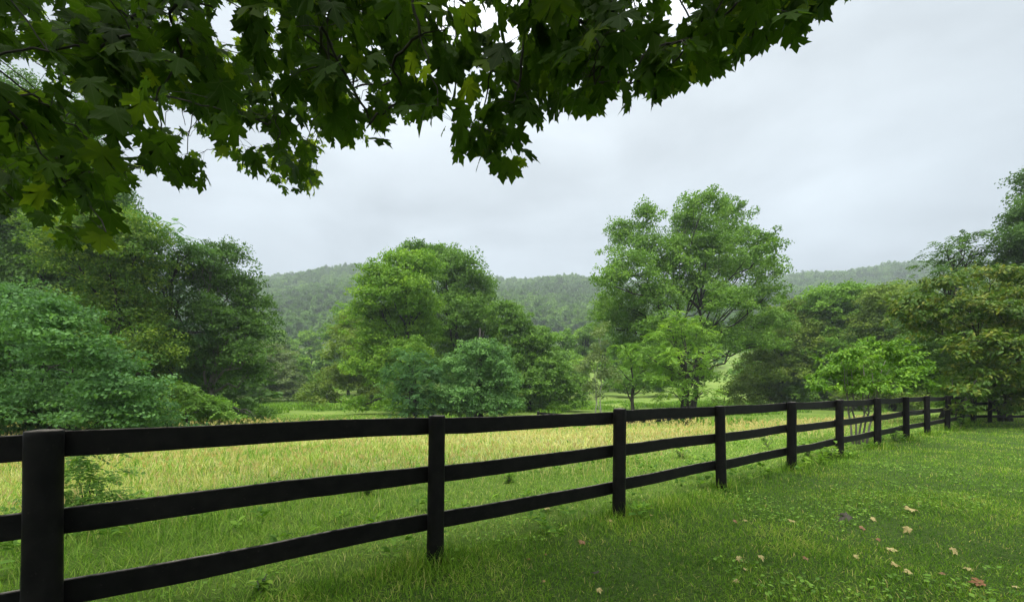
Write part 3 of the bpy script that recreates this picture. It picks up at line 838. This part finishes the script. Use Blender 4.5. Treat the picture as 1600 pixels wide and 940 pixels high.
def lawn():
    rng = np.random.default_rng(21)
    mb = MB()
    for y0, y1, dens, wd in ((2.2, 3.6, 5200, .0042), (3.6, 5.5, 3000, .005), (5.5, 9, 1300, .007), (9, 14, 520, .011), (14, 24, 170, .02)):
        x, y = scatter(y0, y1, dens, rng, lambda x, y: fdist(x, y) < .15)
        v = vnoise(x, y, 1.6, 3)
        ln = .040 * (1 + .4 * v) * rng.uniform(.5, 1.5, len(x))
        near = np.exp(-(fdist(x, y) / .35) ** 2)
        ln = ln * (1 + 3.2 * near * (.6 + .6 * vnoise(x, y, 2.2, 61)) * rng.uniform(.3, 1, len(x)))
        tint = np.clip(.40 + .2 * v + .22 * rng.normal(size=len(x)) - .2 * vnoise(x, y, 4.2, 9) + .12 * vnoise(x, y, .5, 19), 0, .9)
        dead = rng.uniform(size=len(x)) < .022 + .04 * (vnoise(x, y, 2.3, 5) > .5)
        tint = np.where(dead, 1.0, tint)
        blades(mb, x, y, ln, np.full(len(x), wd) * rng.uniform(.7, 1.3, len(x)), rng, .95, tint)
    for t_ in TS:                          # untrimmed tufts round the posts
        p_ = FP0 + FD * t_
        if p_[1] < 1.5: continue
        n = 170
        a = rng.uniform(0, 6.28, n); q = .06 + np.abs(rng.normal(size=n)) * .09
        blades(mb, p_[0] + q * np.cos(a), p_[1] + q * np.sin(a), rng.uniform(.07, .26, n), np.full(n, .004 * max(1, p_[1] / 4)), rng, .5, np.clip(rng.normal(size=n) * .25 + .45, 0, .9))
    m = leaf_mat('grass_lawn', [(.020, .058, .008), (.044, .11, .013), (.084, .17, .02), (.13, .225, .03), (.28, .27, .13)], trans=.3, rough=.7, spec=.06)
    tag(mb.build('lawn_grass', m), kind='stuff')
    # clover and small broad leaves low in the lawn
    mb = MB()
    x, y = scatter(2.3, 8, 260, rng, lambda x, y: (fdist(x, y) < .6) & (vnoise(x, y, 1.3, 31) > .25))
    n = len(x)
    a = rng.uniform(0, 6.28, n)
    h = np.stack([np.cos(a), np.sin(a), rng.uniform(.0, .5, n)], -1)
    stamp(mb, QUAD, np.stack([x, y, gz(x, y) + rng.uniform(.015, .05, n)], -1), frames(h, np.array([0, 0, 1.0]) + .3 * rng.normal(size=(n, 3))),
          rng.uniform(.02, .045, n), rng.uniform(size=n))
    tag(mb.build('lawn_clover', LEAF['vivid']), kind='stuff')
def meadow():
    rng = np.random.default_rng(22)
    mb = MB()                              # low broad-leaved weeds of the verge, too many to count
    x, y = scatter(1.8, 11, 5.5, rng, lambda x, y: (fdist(x, y) > -.25) & (fdist(x, y) < 4.5) & (vnoise(x, y, 1.1, 51) > -.1))
    for s in range(11):
        n = len(x); a = rng.uniform(0, 6.28, n); ln = rng.uniform(.05, .12, n)
        h = np.stack([np.cos(a), np.sin(a), rng.uniform(.1, .9, n)], -1)
        stamp(mb, OVAL, np.stack([x, y, gz(x, y) + .05 + rng.uniform(0, .09, n)], -1) + h * .02, frames(h, np.array([0, 0, 1.0]) + .25 * rng.normal(size=(n, 3))), ln, rng.uniform(size=n))
    tag(mb.build('verge_weeds', LEAF['bright']), kind='stuff')
    gm = leaf_mat('grass_meadow', [(.05, .115, .02), (.10, .20, .032), (.16, .255, .06), (.265, .305, .125), (.345, .335, .19)], trans=.3, rough=.7, spec=.06)
    mb = MB()
    for y0, y1, dens, wd in ((1.6, 4, 1500, .006), (4, 7, 1000, .008), (7, 12, 420, .013), (12, 20, 160, .022), (20, 32, 40, .04)):
        x, y = scatter(y0, y1, dens, rng, lambda x, y: fdist(x, y) > .05)
        d = fdist(x, y) + 1.5 * vnoise(x, y, .6, 7)
        g_ = smooth((d - 2.6) / 4.0) * (1 - smooth((y - 16.5) / 4))
        left = smooth((-x - .5) / 3)                       # longer, coarser growth on the left
        ln = (.052 + .09 * g_ + .06 * left) * rng.uniform(.5, 1.5, len(x)) * (1 + .3 * vnoise(x, y, 1.8, 12))
        dry = rng.uniform(size=len(x)) < .07 + .46 * g_ * (1 + .95 * vnoise(x, y, .55, 77)) - .1 * left
        tint = np.where(dry, rng.uniform(.72, 1, len(x)), np.clip(.28 + .2 * rng.normal(size=len(x)) + .15 * vnoise(x, y, 1.1, 15), 0, .65))
        blades(mb, x, y, ln, np.full(len(x), wd) * rng.uniform(.6, 1.3, len(x)), rng, .8, tint)
    tag(mb.build('meadow_grass', gm), kind='stuff')
    # seeding stalks of the dry meadow
    mb = MB()
    for y0, y1, dens, wd in ((2.5, 6, 16, .0035), (6, 12, 20, .006), (12, 19, 14, .010)):
        x, y = scatter(y0, y1, dens, rng, lambda x, y: (fdist(x, y) + 1.2 * vnoise(x, y, .6, 7) > 2.2))
        n = len(x)
        ln = rng.uniform(.3, .55, n)
        a = rng.uniform(0, 6.28, n); le = rng.uniform(.05, .4, n)
        h = np.stack([np.cos(a) * le, np.sin(a) * le, np.ones(n)], -1)
        base = np.stack([x, y, gz(x, y)], -1)
        R = frames(h, np.stack([np.cos(a), np.sin(a), 0 * a], -1) + .5 * rng.normal(size=(n, 3)))
        tint = rng.uniform(.3, 1, n)
        stamp(mb, BLADE, base, R, np.stack([np.full(n, wd), ln, ln * .6], -1), tint)
        head = base + unit(h) * (ln * .86)[:, None]
        for s in range(3):
            stamp(mb, QUAD, head + rng.normal(size=(n, 3)) * .012, frames(h + .25 * rng.normal(size=(n, 3)), rng.normal(size=(n, 3))), np.stack([np.full(n, wd * 4.5), ln * .22, ln * .2], -1), tint)
    m = leaf_mat('grass_seed', [(.26, .275, .125), (.34, .325, .18), (.32, .27, .155)], trans=.25)
    tag(mb.build('seeding_grass', m), kind='stuff')
    # tall weeds along the wood edge and under the trees
    mb = MB()
    x, y = scatter(17, 60, 9, rng, lambda x, y: (vnoise(x, y, .35, 41) + .5 * smooth((y - 30) / 20) > .45) & (fdist(x, y) > 8))
    n = len(x)
    for s in range(4):
        k = rng.normal(size=(n, 2)) * .15
        h = np.stack([rng.normal(size=n) * .35, rng.normal(size=n) * .35, np.ones(n)], -1)
        hx = rng.uniform(.2, .55, n)
        stamp(mb, BLADE, np.stack([x + k[:, 0], y + k[:, 1], gz(x, y)], -1), frames(h, rng.normal(size=(n, 3))), np.stack([rng.uniform(.05, .12, n), hx, hx], -1), np.clip(rng.uniform(0, .8, n), 0, 1))
    tag(mb.build('tall_weeds', LEAF['lime']), kind='stuff')
lawn()
meadow()

# ------------------------------------------------------------------ weeds that stand out by the fence
def weed(px, py, d, size, label, col, seed, leaf=.11, lift=.0):
    rng = np.random.default_rng(seed)
    x = (px - CX) / F * d; z = float(gz(x, d)); y = d
    root = empty('weed_plant', (x, y, z), label, 'weed', 'weeds along the fence')
    st, lf = MB(), MB()
    for s in range(7):
        a = rng.uniform(0, 6.28); tip = np.array([x + np.cos(a) * size * rng.uniform(.2, .8), y + np.sin(a) * size * rng.uniform(.2, .8), z + size * rng.uniform(.7, 1.5)])
        p = curve([x, y, z - .02], tip, 6, .06, .03, rng)
        tube(st, p, np.linspace(.006, .003, 6), 4)
        m = 9
        t = rng.integers(1, 6, m)
        b = rng.uniform(0, 6.28, m)
        h = np.stack([np.cos(b), np.sin(b), rng.uniform(-.2, .5, m)], -1)
        stamp(lf, OVAL, p[t] + rng.normal(size=(m, 3)) * .01, frames(h, np.array([0, 0, 1.0]) + .25 * rng.normal(size=(m, 3))), leaf * rng.uniform(.6, 1.3, m), rng.uniform(size=m))
    st.build('stem', BARK_G, root, origin=(x, y, z)); lf.build('leaves', LEAF[col], root, origin=(x, y, z))
for i, (px, d, s, lab, col, leaf) in enumerate([
    (1064, 8.6, .28, 'lone leafy weed in the field seen between the third and fourth clear posts', 'lime', .12),
    (1263, 8.0, .22, 'low leafy weed at the foot of a post, left of two beside the fence', 'lime', .12),
    (1292, 7.9, .24, 'wider leafy weed on the lawn side of the fence, right of two together', 'lime', .13),
    (1200, 9.6, .32, 'upright pale weed in the field behind the middle rail', 'lime', .12),
    (1400, 10.6, .3, 'leafy weed under the bottom rail below the bright shrub', 'vivid', .13),
    (795, 6.2, .13, 'small leafy weed in the verge beyond the second full bay of fence', 'lime', .09),
    (575, 5.6, .16, 'leafy weed in the long grass behind the nearest long bay of fence', 'vivid', .1),
    (410, 2.72, .08, 'small pale broad-leaved weed at the bottom of the photo beneath the lowest rail', 'lime', .075),
    (1500, 15.0, .3, 'leafy weed clump at the foot of the last fence post', 'vivid', .16)]):
    weed(px, None, d, s, lab, col, 300 + i, leaf)
def bramble():
    rng = np.random.default_rng(77)
    tree('bramble_bush', 'fern-like green bush in the long grass just behind the nearest fence post', 'bush', 140, 4.4,
         [(125, 748, 44, 32), (155, 722, 26, 24), (110, 790, 44, 32), (172, 775, 36, 26), (140, 815, 75, 30)], 'mid', 'frond_s', r0=.012, seed=61, leaf=.14, lai=2.4, clump=.11, stems=3)
bramble()

# ------------------------------------------------------------------ fallen leaves on the lawn
def litter_mat(name, c1, c2):
    m, t = new_mat(name)
    o = N(t, 'ShaderNodeOutputMaterial'); p = N(t, 'ShaderNodeBsdfPrincipled')
    tcn = N(t, 'ShaderNodeTexCoord'); n = N(t, 'ShaderNodeTexNoise'); n.inputs['Scale'].default_value = 35; n.inputs['Detail'].default_value = 5
    r = N(t, 'ShaderNodeValToRGB'); set_ramp(r, [(.35, c1), (.65, c2)])
    t.links.new(tcn.outputs['Object'], n.inputs['Vector']); t.links.new(n.outputs[0], r.inputs[0]); t.links.new(r.outputs[0], p.inputs['Base Color'])
    p.inputs['Roughness'].default_value = .8
    t.links.new(p.outputs[0], o.inputs[0])
    return m
LIT = {'tan': litter_mat('dead_leaf_tan', (.27, .215, .07), (.44, .375, .145)), 'brown': litter_mat('dead_leaf_brown', (.14, .07, .03), (.26, .13, .06)),
       'red': litter_mat('dead_leaf_red', (.12, .05, .014), (.22, .10, .03)), 'dark': litter_mat('dead_leaf_dark', (.028, .025, .014), (.07, .062, .038)),
       'pink': litter_mat('dead_leaf_pink', (.26, .15, .06), (.37, .23, .10))}
LL = [  # px, py, width px, colour, curl, label
 (1393, 860, 22, 'tan', .1, 'largest pale tan maple leaf lying open on the lawn'),
 (1399, 887, 20, 'tan', .9, 'curled tan leaf just below the largest pale leaf'),
 (1418, 897, 18, 'tan', .6, 'orange-tan leaf lowest of the trio with the largest pale leaf'),
 (1338, 874, 14, 'tan', .4, 'small pale leaf left of the largest pale leaf'),
 (1372, 845, 10, 'brown', .5, 'tiny brown leaf just above the largest pale leaf'),
 (1422, 800, 28, 'tan', .8, 'long flattened tan leaf, farthest out on the open lawn'),
 (1315, 816, 26, 'dark', 1.0, 'dark curled dead leaf on the open lawn'),
 (1347, 826, 16, 'brown', .6, 'brown leaf next to the dark curled leaf'),
 (1364, 812, 14, 'tan', .5, 'faint tan leaf right of the dark curled leaf'),
 (1416, 831, 18, 'tan', .9, 'narrow tan leaf below the long flattened one'),
 (1488, 863, 22, 'tan', 1.0, 'pale rolled-up leaf right of the largest pale leaf'),
 (1512, 889, 16, 'tan', .5, 'dull tan leaf below the pale rolled-up leaf'),
 (1472, 898, 14, 'brown', .4, 'small brown leaf between the largest pale leaf and the big red-brown one'),
 (1526, 914, 30, 'red', .3, 'biggest red-brown leaf, at the lower right of the lawn'),
 (1258, 877, 14, 'brown', .4, 'brown leaf alone between two tan groups'),
 (1189, 880, 16, 'tan', .8, 'upright pale leaf in the group left on the open lawn'),
 (1155, 878, 18, 'tan', .6, 'flat tan leaf left of the upright pale leaf'),
 (1164, 893, 10, 'tan', .4, 'tiny tan leaf under the flat tan leaf'),
 (1150, 910, 15, 'tan', .5, 'tan leaf lowest in the group around the upright pale leaf'),
 (1237, 817, 18, 'tan', .5, 'dusky tan leaf left of the dark curled leaf'),
 (1149, 821, 12, 'brown', .6, 'brown leaf by a smaller tan one, above the upright pale leaf'),
 (1165, 817, 10, 'tan', .6, 'small tan leaf touching a brown one above the upright pale leaf'),
 (852, 797, 24, 'tan', .5, 'big pale leaf lying under the bottom rail of the fence'),
 (646, 835, 14, 'pink', .2, 'pinkish leaf left of the nearest whole fence post'),
 (954, 814, 12, 'tan', .8, 'folded tan leaf at the foot of the third fence post'),
 (826, 873, 13, 'red', .3, 'red leaf, left one of two red leaves near the fence'),
 (852, 866, 10, 'red', .4, 'red leaf, right one of two red leaves near the fence'),
 (909, 847, 20, 'brown', .7, 'long brown leaf between the red leaves and the third post'),
 (983, 844, 11, 'brown', .4, 'small brown leaf below the third fence post'),
 (1018, 807, 8, 'tan', .5, 'very small tan leaf right of the third fence post'),
 (936, 924, 16, 'tan', .7, 'tan leaf at the bottom of the photo below the red leaves'),
 (932, 899, 22, 'dark', .8, 'dark rotten leaf just above the tan leaf at the bottom of the photo'),
 (850, 908, 9, 'pink', .4, 'tiny pinkish leaf below the two red leaves'),
 (770, 906, 9, 'brown', .4, 'tiny orange-brown leaf left of the red leaves'),
 (1586, 918, 14, 'tan', .6, 'pale leaf at the lower right corner of the lawn'),
]
def litter():
    rng = np.random.default_rng(90)
    for px, py, wpx, col, curl, lab in LL:
        d = EYE * F / (py - HY)
        x = (px - CX) / F * d
        s = wpx / F * d * .52
        pr = maple_proto(curl * .9, rng.uniform(-.5, .5) * curl, rng)
        v = pr[0].copy(); v[:, 1] -= .4
        v[:, 2] += curl * .9 * v[:, 1] * np.abs(v[:, 1]) * rng.uniform(-1, 1) + .55 * curl * np.abs(v[:, 0]) ** 1.5
        a = rng.uniform(0, 6.28)
        R = np.array([[math.cos(a), -math.sin(a), 0], [math.sin(a), math.cos(a), 0], [0, 0, 1]])
        m = MB(); v = (v * s) @ R.T; v[:, 2] -= v[:, 2].min()
        v[:, 2] *= 1.15
        m.add(v, pr[1])
        o = m.build('fallen_leaf', LIT[col], smooth=True)
        o.location = (x, d, float(gz(x, d)) + .010)
        o.rotation_euler = (rng.uniform(-.25, .25) + .2, rng.uniform(-.25, .25), 0)
        tag(o, lab, 'leaf', 'fallen leaves on the lawn')
litter()

# ------------------------------------------------------------------ the maple overhead
# Rough outline (photo pixels) below which no bough hangs; used as a pruning line for a crown that fills real depth.
EDGE_X = [-400, 0, 60, 95, 130, 165, 185, 200, 225, 250, 290, 330, 380, 430, 495, 505, 530, 560, 600, 612, 640, 690, 720, 760, 800, 830, 850, 870, 900, 950, 1005, 1040, 1060, 1110, 1150, 1190, 1215, 1250, 1285, 1330, 1600]
EDGE_Y = [330, 320, 335, 385, 388, 380, 300, 290, 262, 280, 290, 280, 285, 300, 296, 235, 230, 222, 218, 165, 190, 210, 235, 272, 268, 235, 190, 170, 172, 150, 168, 160, 130, 116, 82, 70, 55, 66, 25, -10, -300]
HOLES = [(30, 115, 45, 22), (262, 185, 50, 13), (310, 226, 34, 9), (355, 38, 26, 30), (205, 230, 22, 16), (90, 8, 12, 8), (390, 215, 40, 14), (345, 262, 30, 6), (570, 160, 10, 30), (120, 150, 16, 10), (440, 120, 14, 9), (470, 205, 14, 9), (610, 40, 8, 7), (905, 125, 12, 6), (1060, 40, 14, 8), (1110, 70, 16, 8), (280, 60, 12, 7), (170, 205, 14, 8), (60, 40, 10, 6), (430, 40, 11, 7), (960, 60, 9, 6), (980, 120, 9, 5), (1190, 30, 12, 7)]
def proj(p):
    y = np.maximum(p[:, 1], .05)
    return CX + F * p[:, 0] / y, HY - F * (p[:, 2] - EYE) / y
def ok(p, margin=0.0, far=False):
    """keep a point when it is out of the frame or above the pruning line"""
    px, py = proj(p)
    front = p[:, 1] > .12
    inframe = front & (px > -140) & (px < 1740) & (py > -120) & (py < 1000)
    lim = np.interp(px, EDGE_X, EDGE_Y) - margin
    good = py < lim
    for hx, hy, rx, ry in HOLES:
        good &= ((px - hx) / rx) ** 2 + ((py - hy) / ry) ** 2 > 1
    near = front & (p[:, 1] < .75) & inframe
    return (~inframe | good) & ~near
def maple():
    rng = np.random.default_rng(8)
    bx, by = -3.4, -1.9
    base = np.array([bx, by, 0.0])
    root = empty('maple_tree', base, 'big maple overhead whose dark drooping leaves hang across the top of the photo', 'tree')
    tk = MB()
    trunk = curve(base - [0, 0, .2], base + [.5, .4, 9.5], 10, 0, .006, rng)
    tube(tk, trunk, np.linspace(.34, .07, 10), 12)
    # twig nodes of the low boughs in view
    nodes = []
    for n_, y0, y1 in ((225, 1.15, 1.75), (240, 1.6, 2.6), (245, 2.4, 4.0), (260, 3.6, 6.2)):
        px = rng.uniform(-120, 1340, n_ * 6); lim = np.interp(px, EDGE_X, EDGE_Y)
        py = lim - rng.uniform(0, 1, n_ * 6) ** 1.0 * (lim + 160)
        d = rng.uniform(y0, y1, n_ * 6)
        p = np.stack([(px - CX) / F * d, d, EYE + (HY - py) / F * d], -1)
        k = ok(p, 16 / d) & (py < lim - 14 / d)
        # boughs farther out hang only over the left part
        if y0 >= 2.2:
            k &= px < 640 - 60 * (y0 > 3)
        nodes.append(p[k][:n_])
    nodes = np.concatenate(nodes)
    # limbs out of frame: overhead scaffold that carries them
    scaf = []
    for tip, h in (((.9, 1.2, 3.4), 3.0), ((-1.2, 2.4, 4.4), 3.6), ((2.2, .6, 4.0), 3.4), ((-3.4, 2.2, 4.4), 3.2), ((-.2, 4.6, 7.4), 5.0), ((2.6, 2.4, 6.0), 5.2), ((-5.5, 1, 5), 4.5)):
        s0 = np.array([np.interp(h, trunk[:, 2], trunk[:, j]) for j in range(3)])
        p = curve(s0, tip, 12, .06, .01, rng)
        tube(tk, p, np.linspace(.10, .02, 12), 7)
        scaf.append(p[3:])
    scaf = np.concatenate(scaf)
    # join every node to the nearest one already carried, working outwards
    allp = np.concatenate([scaf, nodes])
    ns = len(scaf)
    inn = np.zeros(len(allp), bool); inn[:ns] = True
    D = np.linalg.norm(allp[:, None] - allp[None], axis=-1)
    best = D[:, :ns].min(1); par = D[:, :ns].argmin(1)
    order = []
    best[:ns] = 1e9
    for _ in range(len(nodes)):
        i = int(best.argmin())
        order.append(i); inn[i] = True; best[i] = 1e9
        c = D[i] * 1.0
        upd = (~inn) & (c < best)
        best[upd] = c[upd]; par[upd] = i
    load = np.zeros(len(allp))
    for i in order[::-1]:
        load[i] += 1; load[par[i]] += load[i]
    for i in order:
        a, b = allp[par[i]], allp[i]
        L = np.linalg.norm(b - a)
        if L > 1.6:
            continue
        r1 = min(.0014 + .0006 * math.sqrt(load[i]), .0042)
        p = curve(a, b, 6, .06, .025, rng)
        tube(tk, p, np.linspace(r1 * 1.15, r1, 6), 5, cap=False)
    # leaves
    lf = MB()
    protos = [maple_proto(rng.uniform(.08, .55), rng.uniform(-.35, .35), rng) for _ in range(12)]
    per = 8
    P = np.repeat(nodes, per, 0)
    n = len(P)
    a = rng.uniform(0, 2 * np.pi, n)
    pet = rng.uniform(.02, .10, n)
    dirn = np.stack([np.cos(a), np.sin(a), rng.uniform(-.8, .25, n)], -1)
    pos = P + unit(dirn) * pet[:, None] + rng.normal(size=(n, 3)) * .05
    h = dirn * np.array([1, 1, .5]) + rng.normal(size=(n, 3)) * .25
    h[:, 2] -= rng.uniform(.5, 2.4, n)
    nr = np.array([0, 0, .7]) + dirn * 1.0 + .35 * rng.normal(size=(n, 3))
    size = rng.uniform(.05, .104, n)
    tip = pos + unit(h) * size[:, None]
    mid = pos + unit(h) * size[:, None] * .5
    k = ok(tip, -26) & ok(mid, -8) & ok(pos, 0)
    which = rng.integers(0, 12, n)
    tint = np.clip(rng.normal(size=n) * .2 + .3 + .5 * smooth((P[:, 1] - 3.4) / 2), 0, 1)  # farther leaves tinted lighter, painting in the open sky shining through
    R = frames(h, nr)
    for q in range(12):
        s = k & (which == q)
        stamp(lf, protos[q], pos[s], R[s], size[s], tint[s])
    for i in np.flatnonzero(k)[::2]:
        tube(tk, [P[i], (P[i] + pos[i]) / 2 + [0, 0, .006], pos[i]], [.0011, .0009, .0008], 3, cap=False)
    # the rest of the crown higher up, out of the frame, which shades the lawn
    m = 5200
    up = np.stack([rng.uniform(-8, 5.5, m), rng.uniform(-6.5, 6.5, m), rng.uniform(3.2, 10.5, m)], -1)
    c0 = np.array([-1.2, .0, 6.2])
    e = ((up - c0) / np.array([6.3, 6.0, 4.2])) ** 2
    k = (e.sum(1) < 1) & (e.sum(1) > .3)
    up = up[k]
    q = np.repeat(up, 7, 0) + rng.normal(size=(len(up) * 7, 3)) * .22
    px, py = proj(q)
    k = (q[:, 1] < .1) | (py < -60) | (px < -160) | (px > 1760)
    q = q[k]; n = len(q)
    h = rng.normal(size=(n, 3)); h[:, 2] -= .5
    R = frames(h, np.array([0, 0, 1.0]) + .5 * rng.normal(size=(n, 3)))
    sz = rng.uniform(.09, .14, n); tn = rng.uniform(.1, .55, n); which = rng.integers(0, 12, n)
    for j in range(12):
        k = which == j
        stamp(lf, protos[j], q[k], R[k], sz[k], tn[k])
    tk.build('trunk', BARK_D, root, smooth=True, origin=base)
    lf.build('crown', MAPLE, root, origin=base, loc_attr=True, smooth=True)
maple()

# ------------------------------------------------------------------ damp summer haze
def haze():
    x0, x1, y0, y1, z0, z1 = -1450, 1450, -280, 2700, -3, 185
    v = [(x, y, z) for z in (z0, z1) for x, y in ((x0, y0), (x1, y0), (x1, y1), (x0, y1))]
    m = MB(); m.add(v, [np.array([[3, 2, 1, 0], [4, 5, 6, 7], [0, 1, 5, 4], [1, 2, 6, 5], [2, 3, 7, 6], [3, 0, 4, 7]])])
    mt, t = new_mat('haze_air')
    o = N(t, 'ShaderNodeOutputMaterial'); p = N(t, 'ShaderNodeVolumePrincipled')
    p.inputs['Color'].default_value = (.85, .93, 1, 1)
    p.inputs['Density'].default_value = .0007
    p.inputs['Anisotropy'].default_value = .2
    t.links.new(p.outputs[0], o.inputs['Volume'])
    ob = m.build('haze', mt); tag(ob, kind='stuff')
haze()
